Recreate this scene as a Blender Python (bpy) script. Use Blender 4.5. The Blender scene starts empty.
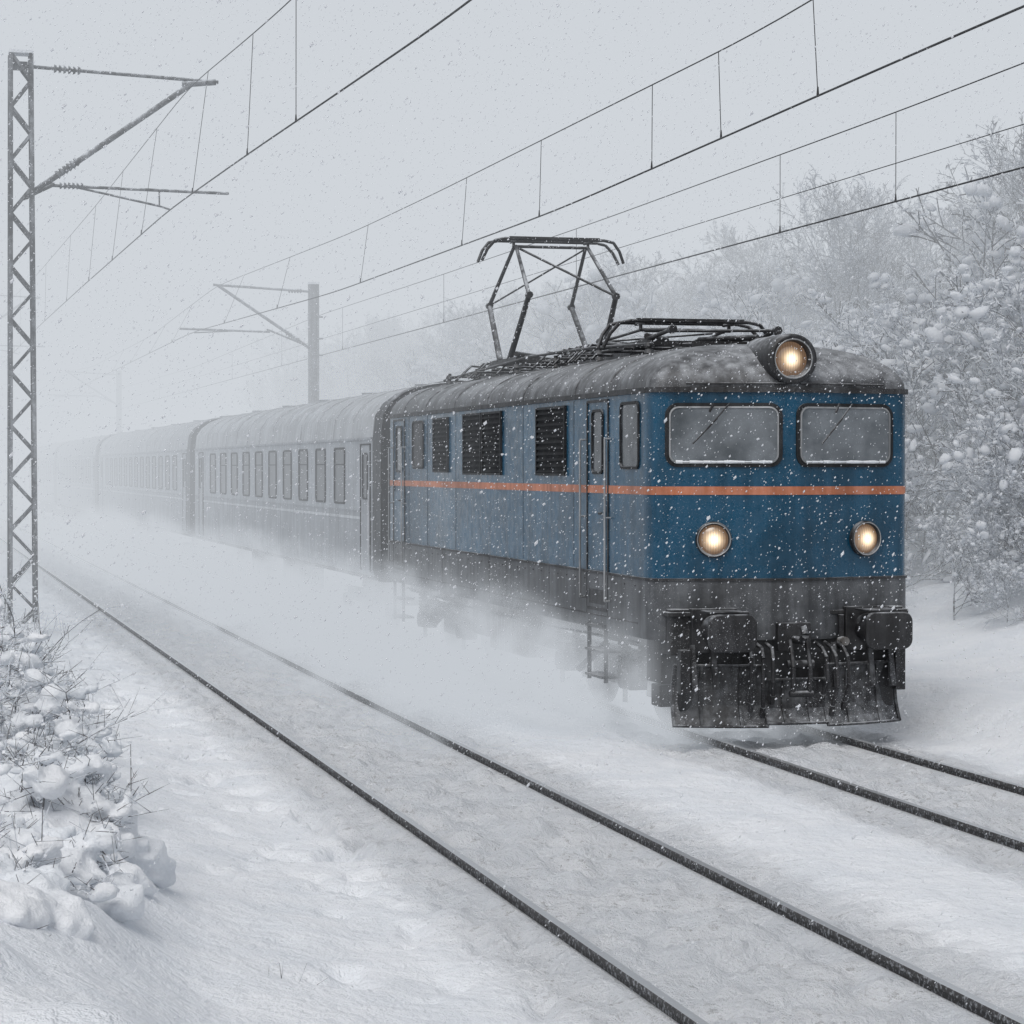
import bpy, math, random
import numpy as np
from mathutils import Vector, Matrix
random.seed(7); rng=np.random.default_rng(7)
scene=bpy.context.scene
scene.view_settings.view_transform='Standard'
scene.view_settings.look='None'
scene.view_settings.exposure=0
C=scene.collection

# ---------------------------------------------------------------- materials
class NT:
    def __init__(s,name):
        s.m=bpy.data.materials.new(name); s.m.use_nodes=True
        s.t=s.m.node_tree; s.t.nodes.clear()
        s.out=s.t.nodes.new('ShaderNodeOutputMaterial')
    def n(s,t,**k):
        nd=s.t.nodes.new(t)
        for a,b in k.items(): setattr(nd,a,b)
        return nd
    def l(s,a,b): s.t.links.new(a,b)
    def val(s,sock,v):
        if isinstance(v,bpy.types.NodeSocket): s.l(v,sock)
        else: sock.default_value=v
    def math(s,op,a,b=0.0,clamp=False):
        nd=s.n('ShaderNodeMath',operation=op,use_clamp=clamp)
        s.val(nd.inputs[0],a); s.val(nd.inputs[1],b); return nd.outputs[0]
    def ramp(s,v,a,b,c=0.0,d=1.0):
        nd=s.n('ShaderNodeMapRange',clamp=True,interpolation_type='SMOOTHSTEP')
        s.val(nd.inputs[0],v)
        for i,q in zip((1,2,3,4),(a,b,c,d)): nd.inputs[i].default_value=q
        return nd.outputs[0]
    def noise(s,scale,detail=3,rough=.55,vec=None):
        nd=s.n('ShaderNodeTexNoise'); nd.inputs['Scale'].default_value=scale
        nd.inputs['Detail'].default_value=detail; nd.inputs['Roughness'].default_value=rough
        if vec is None: vec=s.n('ShaderNodeTexCoord').outputs['Object']
        s.l(vec,nd.inputs['Vector']); return nd.outputs['Fac']
    def mix(s,f,a,b):
        nd=s.n('ShaderNodeMix',data_type='RGBA'); s.val(nd.inputs[0],f)
        s.val(nd.inputs[6],a if isinstance(a,bpy.types.NodeSocket) else (*a,1))
        s.val(nd.inputs[7],b if isinstance(b,bpy.types.NodeSocket) else (*b,1)); return nd.outputs[2]
    def upz(s):
        g=s.n('ShaderNodeNewGeometry'); x=s.n('ShaderNodeSeparateXYZ'); s.l(g.outputs['Normal'],x.inputs[0]); return x.outputs[2]
    def bump(s,h,st,dist):
        b=s.n('ShaderNodeBump'); b.inputs['Strength'].default_value=st; b.inputs['Distance'].default_value=dist
        s.l(h,b.inputs['Height']); return b.outputs[0]
    def princ(s,col,rough,metal=0,normal=None,spec=.5):
        p=s.n('ShaderNodeBsdfPrincipled')
        s.val(p.inputs['Base Color'],col if isinstance(col,bpy.types.NodeSocket) else (*col,1))
        s.val(p.inputs['Roughness'],rough); s.val(p.inputs['Metallic'],metal)
        p.inputs['Specular IOR Level'].default_value=spec
        if normal: s.l(normal,p.inputs['Normal'])
        s.l(p.outputs[0],s.out.inputs[0]); return p

SNOW=(.78,.82,.87)
def painted(name,col,rough=.45,snow=1.0,speck=.5,metal=0,side_frost=.15,dirt=.35,spec=.5,lo=.38,hi=.66):
    k=NT(name)
    tc=k.n('ShaderNodeTexCoord').outputs['Object']
    big=k.noise(1.3,3,.6,tc); mid=k.noise(7,4,.65,tc); fine=k.noise(85,1,.6,tc)
    mp=k.n('ShaderNodeMapping'); mp.inputs['Scale'].default_value=(7,7,.55); k.l(tc,mp.inputs[0])
    stv=k.noise(1.0,3,.6,mp.outputs[0])
    d=k.ramp(k.math('ADD',k.math('MULTIPLY',big,.6),k.math('MULTIPLY',stv,.4)),.38,.62,1-dirt,1.12)
    c0=k.n('ShaderNodeVectorMath',operation='SCALE'); c0.inputs[0].default_value=col; k.l(d,c0.inputs['Scale'])
    up=k.upz()
    top=k.math('MULTIPLY',k.ramp(up,.15,.85),k.ramp(k.math('ADD',k.math('MULTIPLY',mid,.5),k.math('MULTIPLY',big,.5)),lo,hi))
    top=k.math('MULTIPLY',top,snow)
    sp=k.math('MULTIPLY',k.ramp(fine,.62,.73),k.ramp(big,.4,.65,.05,1))
    sp=k.math('MULTIPLY',sp,speck)
    fr=k.math('MULTIPLY',k.ramp(k.math('ADD',k.math('MULTIPLY',stv,.5),k.math('MULTIPLY',mid,.5)),.40,.70),side_frost)
    f=k.math('ADD',top,k.math('ADD',sp,fr),True)
    colr=k.mix(f,c0.outputs[0],SNOW)
    r=k.ramp(mid,.3,.7,rough-.06,rough+.12)
    k.princ(colr,k.math('ADD',r,k.math('MULTIPLY',f,.4),True),metal,None,spec)
    return k.m
M={}
M['blue']=painted('blue_paint',(.004,.062,.122),.27,.8,.20,side_frost=.012,dirt=.34,spec=.45)
M['skirt']=painted('grey_skirt_paint',(.068,.073,.080),.5,.7,.3,side_frost=.09,dirt=.35)
M['orange']=painted('orange_stripe_paint',(.48,.155,.068),.5,.4,.2,side_frost=.10,dirt=.35)
M['roof']=painted('roof_metal',(.055,.058,.063),.5,.46,.6,side_frost=.18,dirt=.4,lo=.30,hi=.85)
M['dark']=painted('dark_underframe',(.018,.018,.02),.6,.75,.3,side_frost=.06,dirt=.5)
M['black']=painted('black_iron',(.012,.012,.014),.5,.55,.3,side_frost=.04)
M['slat']=painted('louvre_slats',(.008,.009,.011),.7,0,.06,side_frost=.008,spec=.2)
M['rubber']=painted('rubber_gasket',(.012,.013,.015),.6,.3,.1,side_frost=.03,spec=.3)
M['chrome']=painted('window_frame_metal',(.34,.35,.36),.35,.5,.2,metal=.5,side_frost=.1)
M['steelgrey']=painted('mast_steel',(.06,.064,.07),.6,1,.8,side_frost=.35)
M['coach']=painted('coach_paint',(.29,.31,.335),.42,.8,.2,side_frost=.15,dirt=.18)
M['coachlow']=painted('coach_lower_paint',(.25,.265,.285),.5,.8,.2,side_frost=.18,dirt=.2)
M['coachroof']=painted('coach_roof_metal',(.36,.375,.39),.5,.4,.2,side_frost=.25,dirt=.15,lo=.30,hi=.8)
M['cdark']=painted('coach_end_dark',(.02,.022,.026),.6,.5,.2,side_frost=.06,dirt=.3)
M['band']=painted('coach_band',(.48,.50,.52),.5,.5,.3,side_frost=.3)
M['rust']=painted('grimy_box',(.12,.11,.10),.6,.9,.6,side_frost=.35)
M['plough']=painted('plough_steel',(.012,.012,.014),.55,.5,.7,side_frost=.16)

k=NT('snow_material')
h=k.noise(14,4,.75)
cc=k.mix(k.ramp(k.noise(.5,2),.3,.7),(.78,.82,.865),(.85,.87,.90))
k.princ(cc,.85,0,k.bump(h,.5,.05),.15); M['snow']=k.m
k=NT('snowflake')
df=k.n('ShaderNodeBsdfDiffuse'); df.inputs[0].default_value=(.9,.92,.95,1); tr=k.n('ShaderNodeBsdfTranslucent'); tr.inputs[0].default_value=(.95,.96,.98,1)
mx=k.n('ShaderNodeMixShader'); mx.inputs[0].default_value=.55; k.l(df.outputs[0],mx.inputs[1]); k.l(tr.outputs[0],mx.inputs[2])
k.l(mx.outputs[0],k.out.inputs[0]); M['flake']=k.m

k=NT('ground_snow')
tc=k.n('ShaderNodeTexCoord').outputs['Object']
sx=k.n('ShaderNodeSeparateXYZ'); k.l(tc,sx.inputs[0]); X=sx.outputs[0]
def trackmask(cx,hw):
    a=k.math('ABSOLUTE',k.math('SUBTRACT',X,cx)); return k.ramp(a,hw*.75,hw*1.25,1,0)
tm=k.math('MAXIMUM',trackmask(5.2,1.5),trackmask(9.8,1.5))
n1=k.noise(11,5,.78,tc); n2=k.noise(1.1,3,.6,tc)
st=k.math('MULTIPLY',k.ramp(n1,.56,.63),k.math('MULTIPLY',k.ramp(n2,.36,.60),tm))
st=k.math('MULTIPLY',st,.50)
base=k.mix(k.ramp(n2,.3,.7),(.78,.815,.86),(.845,.87,.905))
colr=k.mix(st,base,(.30,.30,.30))
hh=k.math('ADD',k.noise(6,4,.75,tc),k.math('MULTIPLY',k.math('MULTIPLY',n1,tm),1.4))
k.princ(colr,.85,0,k.bump(hh,.85,.08),.1); M['ground']=k.m

k=NT('rail_steel')
up=k.upz(); nz=k.noise(30,3,.6)
c=k.mix(k.ramp(up,.8,.95),(.050,.049,.050),(.62,.64,.66))
f=k.math('MULTIPLY',k.ramp(nz,.50,.68),.40)
k.princ(k.mix(f,c,SNOW),k.ramp(up,.8,.95,.7,.35),k.ramp(up,.8,.95,.2,.7)); M['rail']=k.m

def glassmat(name,col,frost,lo,hi,spec=.8):
    k=NT(name); a=k.noise(1.6,4,.6); b=k.noise(60,2,.7)
    f=k.math('MULTIPLY',k.math('ADD',k.math('MULTIPLY',k.ramp(a,.35,.7),.8),k.math('MULTIPLY',k.ramp(b,.6,.72),.35)),frost,True)
    k.princ(k.mix(f,col,(.55,.6,.65)),k.ramp(f,0,.5,lo,hi),0,None,spec); return k.m
M['glass']=glassmat('windscreen_glass',(.070,.083,.095),.30,.10,.5)
M['sideglass']=glassmat('side_window_glass',(.02,.026,.032),.18,.12,.5,.5)
M['coachglass']=glassmat('coach_window_glass',(.02,.024,.03),.12,.3,.5,.4)

def lampmat(name,s):
    k=NT(name)
    tc=k.n('ShaderNodeTexCoord').outputs['Object']
    v=k.n('ShaderNodeSeparateXYZ'); k.l(tc,v.inputs[0])
    r=k.math('SQRT',k.math('ADD',k.math('POWER',v.outputs[0],2),k.math('POWER',v.outputs[2],2)))
    e=k.n('ShaderNodeEmission')
    core=k.ramp(r,.01*s,.10*s,1,0); mid=k.ramp(r,.06*s,.15*s,1,0)
    flute=k.ramp(k.math('SINE',k.math('MULTIPLY',v.outputs[0],210)),-1,1,.80,1.05)
    c=k.mix(mid,(.40,.25,.16),(1.0,.70,.42)); c=k.mix(core,c,(1.0,.90,.70)); k.l(c,e.inputs[0])
    st=k.math('MULTIPLY',k.math('ADD',k.math('MULTIPLY',core,1.0),k.math('ADD',k.math('MULTIPLY',mid,.38),.40)),flute); k.l(st,e.inputs[1])
    g=k.n('ShaderNodeBsdfGlossy'); g.inputs['Roughness'].default_value=.15; g.inputs[0].default_value=(.1,.1,.1,1)
    ad=k.n('ShaderNodeAddShader'); k.l(e.outputs[0],ad.inputs[0]); k.l(g.outputs[0],ad.inputs[1]); k.l(ad.outputs[0],k.out.inputs[0]); return k.m
M['lamp']=lampmat('headlamp_lens',1.1)

def simple(name,c1,c2,sc,lo,hi):
    k=NT(name); nz=k.noise(sc,2,.6); d=k.n('ShaderNodeBsdfDiffuse'); k.l(k.mix(k.ramp(nz,lo,hi),c1,c2),d.inputs[0]); k.l(d.outputs[0],k.out.inputs[0]); return k.m
k=NT('bark_with_frost'); nz=k.noise(7,2,.6); up=k.upz()
f=k.math('MULTIPLY',k.ramp(up,-.5,.45),k.ramp(nz,.34,.55),True); f=k.math('ADD',f,.12,True)
d=k.n('ShaderNodeBsdfDiffuse'); k.l(k.mix(f,(.05,.042,.038),(.70,.74,.79)),d.inputs[0]); k.l(d.outputs[0],k.out.inputs[0]); M['bark']=k.m
M['frost']=simple('frosted_twigs',(.16,.16,.165),(.48,.51,.56),.9,.32,.66)
M['tuft']=simple('snow_tufts',(.42,.44,.48),(.76,.79,.83),2.0,.25,.55)
k=NT('fresh_snow_tufts')
df=k.n('ShaderNodeBsdfDiffuse'); df.inputs[0].default_value=(.87,.89,.92,1); tr=k.n('ShaderNodeBsdfTranslucent'); tr.inputs[0].default_value=(.85,.88,.92,1)
mx=k.n('ShaderNodeMixShader'); mx.inputs[0].default_value=.35; k.l(df.outputs[0],mx.inputs[1]); k.l(tr.outputs[0],mx.inputs[2]); k.l(mx.outputs[0],k.out.inputs[0]); M['tuftw']=k.m

# ---------------------------------------------------------------- mesh builder
TT=(1+5**.5)/2
IV=[Vector(v).normalized() for v in [(-1,TT,0),(1,TT,0),(-1,-TT,0),(1,-TT,0),(0,-1,TT),(0,1,TT),(0,-1,-TT),(0,1,-TT),(TT,0,-1),(TT,0,1),(-TT,0,-1),(-TT,0,1)]]
IF=[(0,11,5),(0,5,1),(0,1,7),(0,7,10),(0,10,11),(1,5,9),(5,11,4),(11,10,2),(10,7,6),(7,1,8),(3,9,4),(3,4,2),(3,2,6),(3,6,8),(3,8,9),(4,9,5),(2,4,11),(6,2,10),(8,6,7),(9,8,1)]
class MB:
    def __init__(s): s.v=[]; s.f=[]; s.m=[]; s.s=[]
    def add(s,vs,fs,mat=0,smooth=False):
        o=len(s.v); s.v.extend([tuple(a) for a in vs])
        for f in fs: s.f.append(tuple(o+i for i in f)); s.m.append(mat); s.s.append(smooth)
    def box(s,a,b,mat=0):
        x0,y0,z0=a; x1,y1,z1=b
        s.add([(x0,y0,z0),(x1,y0,z0),(x1,y1,z0),(x0,y1,z0),(x0,y0,z1),(x1,y0,z1),(x1,y1,z1),(x0,y1,z1)],
              [(0,3,2,1),(4,5,6,7),(0,1,5,4),(1,2,6,5),(2,3,7,6),(3,0,4,7)],mat)
    def tube(s,p0,p1,r0,r1=None,n=8,mat=0,caps=True,rot=0):
        if r1 is None: r1=r0
        p0=Vector(p0);p1=Vector(p1); d=(p1-p0)
        if d.length<1e-6: return
        d.normalize(); a=Vector((0,0,1)) if abs(d.z)<.9 else Vector((1,0,0))
        u=d.cross(a).normalized(); w=d.cross(u)
        vs=[]
        for p,r in ((p0,r0),(p1,r1)):
            for i in range(n):
                t=2*math.pi*i/n+rot; vs.append(p+(u*math.cos(t)+w*math.sin(t))*r)
        fs=[(i,(i+1)%n,n+(i+1)%n,n+i) for i in range(n)]
        s.add(vs,fs,mat,n>4)
        if caps: s.add(vs,[tuple(range(n-1,-1,-1)),tuple(range(n,2*n))],mat)
    def path(s,pts,r,n=6,mat=0):
        for a,b in zip(pts[:-1],pts[1:]): s.tube(a,b,r,r,n,mat,True)
    def beam(s,p0,p1,w,mat=0): s.tube(p0,p1,w*.707,w*.707,4,mat,True,math.pi/4)
    def loft(s,rings,mat=0,close=True,smooth=True,cap0=False,cap1=False):
        n=len(rings[0]); vs=[p for r in rings for p in r]; fs=[]
        for j in range(len(rings)-1):
            for i in range(n if close else n-1):
                k=(i+1)%n; fs.append((j*n+i,j*n+k,(j+1)*n+k,(j+1)*n+i))
        s.add(vs,fs,mat,smooth)
        if cap0: s.add(rings[0],[tuple(range(n-1,-1,-1))],mat)
        if cap1: s.add(rings[-1],[tuple(range(n))],mat)
    def obj(s,name,mats,parent=None,bevel=0,loc=None):
        me=bpy.data.meshes.new(name); me.from_pydata(s.v,[],s.f)
        for m in mats: me.materials.append(m)
        me.polygons.foreach_set('material_index',s.m); me.polygons.foreach_set('use_smooth',s.s); me.update()
        o=bpy.data.objects.new(name,me); C.objects.link(o)
        if loc: o.location=loc
        if parent: o.parent=parent
        if bevel:
            b=o.modifiers.new('bevel','BEVEL'); b.width=bevel; b.segments=2; b.limit_method='ANGLE'; b.angle_limit=math.radians(50)
        return o
def empty(name,loc):
    e=bpy.data.objects.new(name,None); e.location=loc; e.empty_display_size=.5; C.objects.link(e); return e

# ---------------------------------------------------------------- noise
def vnoise(x,y,seed=0):
    xi=np.floor(x).astype(np.int64); yi=np.floor(y).astype(np.int64); fx=x-xi; fy=y-yi
    fx=fx*fx*(3-2*fx); fy=fy*fy*(3-2*fy)
    def h(a,b):
        n=(a*374761393+b*668265263+seed*1442695041)&0x7fffffff
        n=((n^(n>>13))*1274126177)&0x7fffffff
        return ((n^(n>>16))&0xffff)/65535.0
    return (h(xi,yi)*(1-fx)+h(xi+1,yi)*fx)*(1-fy)+(h(xi,yi+1)*(1-fx)+h(xi+1,yi+1)*fx)*fy
def fbm(x,y,o=4,seed=0):
    r=0;a=.5;f=1
    for i in range(o): r=r+a*(vnoise(x*f,y*f,seed+i)-.5); a*=.5; f*=2.03
    return r
def sstep(x,a,b):
    t=np.clip((x-a)/(b-a),0,1); return t*t*(3-2*t)

RAILS=(4.33,6.08,9.03,10.58)
def ground_h(x,y):
    x=np.asarray(x,float); y=np.asarray(y,float)
    z=np.full(np.broadcast(x,y).shape,-.105)
    z=z+.05*fbm(x*.35,y*.25,3,1)
    z=z+ .09*sstep(x,6.3,7.0)*(1-sstep(x,7.9,8.6))
    z=z+ .28*sstep(-x,-3.2,-1.0)+ .35*sstep(-x,-1.6,.6)*(.6+1.4*np.clip(fbm(x*.4,y*.3,3,9)+.3,0,1))
    edge=1.85+.5*(vnoise(x*0+1.7,y*.55,41)-.5)
    z=z+ sstep(-(x-edge),0,1.1)*(1-sstep(y,24,29))*(.36+.60*np.clip(fbm(x*1.1,y*1.0,3,44)+.12,0,1))
    z=z+ 1.0*sstep(-x,2,25)
    z=z+ .40*sstep(x,11.6,13.2)+1.5*sstep(x,13.5,22)+2.0*sstep(x,24,60)+ .7*fbm(x*.25,y*.2,4,3)*sstep(x,12.5,16)
    for c in (5.2,9.8):
        m=1-sstep(np.abs(x-c),1.2,2.0)
        z=z+m*(.19*fbm(x*5.5,y*5.5,3,21)+.12*fbm(x*2.2,y*2.2,2,5))
        z=z+m*(1-sstep(np.abs(x-c),.6,.85))*(.026*np.cos(2*np.pi*y/.62)*(.3+1.7*vnoise(x*1.3,y*.8,77)))
    foot=np.clip(fbm(x*3.0,y*2.0,2,33)-.06,0,1)*sstep(x,2.0,2.8)*(1-sstep(x,4.0,4.25)); z=z-.7*foot
    z=z+.09*fbm(x*2.2,y*1.1,4,12)
    for r in RAILS:
        d=np.abs(x-r); z=np.where(d<.22,z+(-.068-z)*(1-sstep(d,.07,.22)),z)+ -.02*(1-sstep(d,.03,.075))
        z=np.where(d<.12,np.minimum(z,-.045+.018*fbm(x*0+3,y*3,2,8)),z)
    return z

def axis(segs):
    out=[]
    for a,b,st in segs:
        n=max(1,int(round((b-a)/st))); out+=list(np.linspace(a,b,n,endpoint=False))
    out.append(segs[-1][1]); return np.array(out)
xs=axis([(-600,-100,50),(-100,-20,8),(-20,-3,.5),(-3,13,.055),(13,26,.25),(26,70,2),(70,600,40)])
ys=axis([(-80,8,4),(8,12,.25),(12,34,.055),(34,60,.14),(60,120,.5),(120,700,20)])
XX,YY=np.meshgrid(xs,ys); ZZ=ground_h(XX,YY)
nv=XX.size; nx=len(xs); ny=len(ys)
me=bpy.data.meshes.new('snowy_ground'); me.vertices.add(nv)
me.vertices.foreach_set('co',np.stack([XX,YY,ZZ],-1).astype(np.float32).ravel())
I,J=np.meshgrid(np.arange(nx-1),np.arange(ny-1)); a=(J*nx+I).ravel()
q=np.stack([a,a+1,a+nx+1,a+nx],-1); nq=len(q)
me.loops.add(nq*4); me.loops.foreach_set('vertex_index',q.ravel().astype(np.int32))
me.polygons.add(nq); me.polygons.foreach_set('loop_start',(np.arange(nq)*4).astype(np.int32)); me.polygons.foreach_set('loop_total',np.full(nq,4,np.int32))
me.polygons.foreach_set('use_smooth',np.ones(nq,bool)); me.update(); me.validate()
me.materials.append(M['ground']); g=bpy.data.objects.new('snowy_ground',me); C.objects.link(g)

# ---------------------------------------------------------------- tracks
prof=[(-.075,-.172),(.075,-.172),(.075,-.160),(.012,-.140),(.012,-.045),(.036,-.036),(.036,-.008),(.031,0),(-.031,0),(-.036,-.008),(-.036,-.036),(-.012,-.045),(-.012,-.140),(-.075,-.160)]
for cx,rs in ((5.2,RAILS[:2]),(9.8,RAILS[2:])):
    e=empty('railway_track',(cx,0,0))
    for i,r in enumerate(rs):
        b=MB(); b.loft([[(r-cx+px,y,pz) for px,pz in prof] for y in (-60,12,30,60,120,300,600)],smooth=False); b.obj('rail_%d'%(i+1),[M['rail']],e)
    b=MB()
    y=0
    while y<120:
        b.box((-1.3,y,-.36),(1.3,y+.25,-.20)); y+=.62
    b.obj('sleepers',[M['rust'],M['dark']],e)

# ---------------------------------------------------------------- locomotive
LX,LY=9.85,26.17
loco=empty('electric_locomotive',(LX,LY,0))
W=1.59; L=14.9; BULGE=.5; FX=1.43; SL=.23
def half_front(off=0,w=W,fy=0,bul=BULGE):
    s=w/W; pts=[]
    for i in range(7):
        x=FX*s*i/6; pts.append((x,-bul+SL*x/s*(bul/BULGE)+fy+.0))
    p0=pts[-1]; c=(w,p0[1]+.035); p2=(w,p0[1]+.30)
    for i in range(1,9):
        t=i/8; pts.append(((1-t)**2*p0[0]+2*t*(1-t)*c[0]+t*t*p2[0],(1-t)**2*p0[1]+2*t*(1-t)*c[1]+t*t*p2[1]))
    if off:
        out=[]
        for i,p in enumerate(pts):
            a=pts[max(0,i-1)]; b=pts[min(len(pts)-1,i+1)]; tx,ty=b[0]-a[0],b[1]-a[1]; l=math.hypot(tx,ty)
            nx_,ny_=ty/l,-tx/l
            if i==0: nx_,ny_=0,-1
            out.append((p[0]+nx_*off,p[1]+ny_*off))
        pts=out
    return pts
def outline(z,off=0,w=W,fy=0,ry=0,bul=BULGE):
    r=half_front(off,w,fy,bul); s=[]
    ylen=L-ry
    right=r+[(w+off,ylen*.33),(w+off,ylen*.66),(w+off,ylen-.12),(w+off-.10,ylen+off)]
    left=[(-x,y) for x,y in reversed(right)][:-1]
    return [(x,y,z) for x,y in left+right]
b=MB()
b.loft([outline(1.84),outline(2.6),outline(3.3),outline(3.98)],0)
b.obj('body_shell',[M['blue']],loco)
b=MB(); b.loft([outline(1.14,.0),outline(1.18,.012),outline(1.82,.012)],0,cap0=True)
b.loft([outline(1.815,.02),outline(1.815,.028),outline(1.845,.028),outline(1.845,-.01)],1,smooth=False)
b.obj('skirt',[M['skirt'],M['dark']],loco)
b=MB(); b.loft([outline(2.795,-.005),outline(2.795,.006),outline(2.89,.006),outline(2.89,-.005)],0,smooth=False)
b.obj('stripe',[M['orange']],loco)
b=MB(); b.loft([outline(3.96,.0),outline(3.96,.035),outline(4.02,.035),outline(4.02,.0)],0,smooth=False)
b.obj('rain_gutter',[M['dark']],loco)
b=MB(); rings=[]
for i in range(13):
    a=i/12*math.pi/2
    cw=math.cos(a)**.75 if i<12 else 0.04
    rings.append(outline(4.01+.56*math.sin(a)**1.0,0,max(.04,W*cw),.95*(1-math.cos(a))**1.0,.55*(1-math.cos(a)),BULGE*max(.1,cw)))
b.loft(rings,0,cap1=True)
for yy in (1.5,3.0,5.6,7.7,9.8,11.9,13.6):
    pts=[]
    for i in range(17):
        a=math.pi*i/16; c_=math.cos(a); pts.append((-(abs(c_)**.75)*math.copysign(1,c_)*(W+.004),yy,4.012+.562*math.sin(a)))
    b.path(pts,.012,4,0)
b.obj('roof',[M['roof']],loco)
b=MB(); b.box((-W+.02,L-.06,1.2),(W-.02,L-.02,4.0)); b.obj('rear_wall',[M['dark']],loco)

def rrect(w,h,r,n=5):
    pts=[]
    for cx,cy,a0 in ((w/2-r,h/2-r,0),(-w/2+r,h/2-r,90),(-w/2+r,-h/2+r,180),(w/2-r,-h/2+r,270)):
        for i in range(n+1):
            a=math.radians(a0+90*i/n); pts.append((cx+r*math.cos(a),cy+r*math.sin(a)))
    return pts
def window(b,o,u,v,n,w,h,r,fw,gl,fr,gd=-.02,pr=.022,rub=None):
    o=Vector(o);u=Vector(u).normalized();v=Vector(v);n=Vector(n).normalized()
    def ring(W_,H_,R_,d): return [o+u*a+v*c+n*d for a,c in rrect(W_,H_,R_)]
    b.loft([ring(w+fw*2,h+fw*2,r+fw,-.01),ring(w+fw*2,h+fw*2,r+fw,pr),ring(w+fw*.2,h+fw*.2,r+fw*.1,pr+.004),ring(w,h,r,.004)],fr,smooth=False)
    b.add(ring(w+.004,h+.004,r,.005),[tuple(range(len(rrect(w,h,r))))],gl)
fm=[M['glass'],M['chrome'],M['black'],M['rubber'],M['snow']]
b=MB(); sl=math.atan(SL)
for sg in (-1,1):
    u=Vector((math.cos(sl)*1,sg*math.sin(sl),0)); n=Vector((sg*math.sin(sl),-math.cos(sl),0))
    xm=-.775 if sg<0 else .685; ym=-BULGE+SL*abs(xm)
    window(b,(xm,ym,3.475),u,(0,0,1),n,1.22/math.cos(sl),.64,.10,.045,0,3,pr=.018)
    window(b,Vector((xm,ym,3.475))+n*.018,u,(0,0,1),n,1.18/math.cos(sl),.61,.09,.02,0,1,pr=.012)
    o=Vector((xm,ym,3.475))+n*.07
    b.tube(o+u*(-.12*1)+Vector((0,0,.36)),o+u*(-.12-.05)+Vector((0,0,.26)),.014,mat=2)
    b.tube(o+u*(.06)+Vector((0,0,.36)),o+u*(-.20)+Vector((0,0,.06)),.009,mat=2)
    b.tube(o+u*(-.08)+Vector((0,0,.19)),o+u*(-.36)+Vector((0,0,-.10)),.010,mat=2)
    b.tube(Vector((sg*.08,-BULGE+SL*.08-.02,4.06)),Vector((sg*1.2,-BULGE+SL*1.2-.02,4.06)),.012,mat=2)
    R=random.Random(3+sg); pa=o-n*.045+Vector((0,0,-.305)); prev=None
    for q in range(15):
        p=pa+u*(-.55+q*1.10/14); 
        if prev: b.tube(prev,p,.010+.012*R.random(),.010+.012*R.random(),6,4,False)
        prev=p
b.obj('windscreens',fm,loco)
def lamp(name,x,y,z,r,nrm,depth,hood,hr=1.30):
    e=empty(name,(x,y,z)); e.parent=loco; e.rotation_euler=(0,0,math.atan2(nrm[0],-nrm[1]))
    b=MB(); N=36
    def ring(rad,yy): return [(rad*math.cos(2*math.pi*i/N),yy,rad*math.sin(2*math.pi*i/N)) for i in range(N)]
    b.loft([ring(r*(hr-.02),depth),ring(r*hr,-.03),ring(r*(hr-.06),-hood),ring(r*1.10,-hood),ring(r*1.04,-hood+.03),ring(r*1.0,-.02)],0)
    b.loft([ring(r*1.08,-hood-.004),ring(r*1.11,-hood-.012),ring(r*1.15,-hood-.004)],1)
    b.obj('lamp_housing',[M['black'],M['chrome']],e)
    b=MB(); b.loft([ring(r*1.0,-.02),ring(r*.8,-.045),ring(r*.5,-.062),ring(r*.2,-.07),ring(.002,-.072)],0)
    b.obj('lamp_lens',[M['lamp']],e)
for sg in (-1,1):
    n=(sg*math.sin(sl),-math.cos(sl))
    lamp('buffer_lamp_%s'%('a' if sg<0 else 'b'),sg*.92+.035,-BULGE+SL*.93,2.285,.168,n,.05,.06,1.24)
lamp('roof_headlamp',-.02,-.42,4.34,.20,(0,-1),.9,.13,1.46)
b=MB(); b.box((-.22,-.1,3.98),(.22,.5,4.3)); b.obj('headlamp_bracket',[M['roof']],loco,.03)

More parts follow.
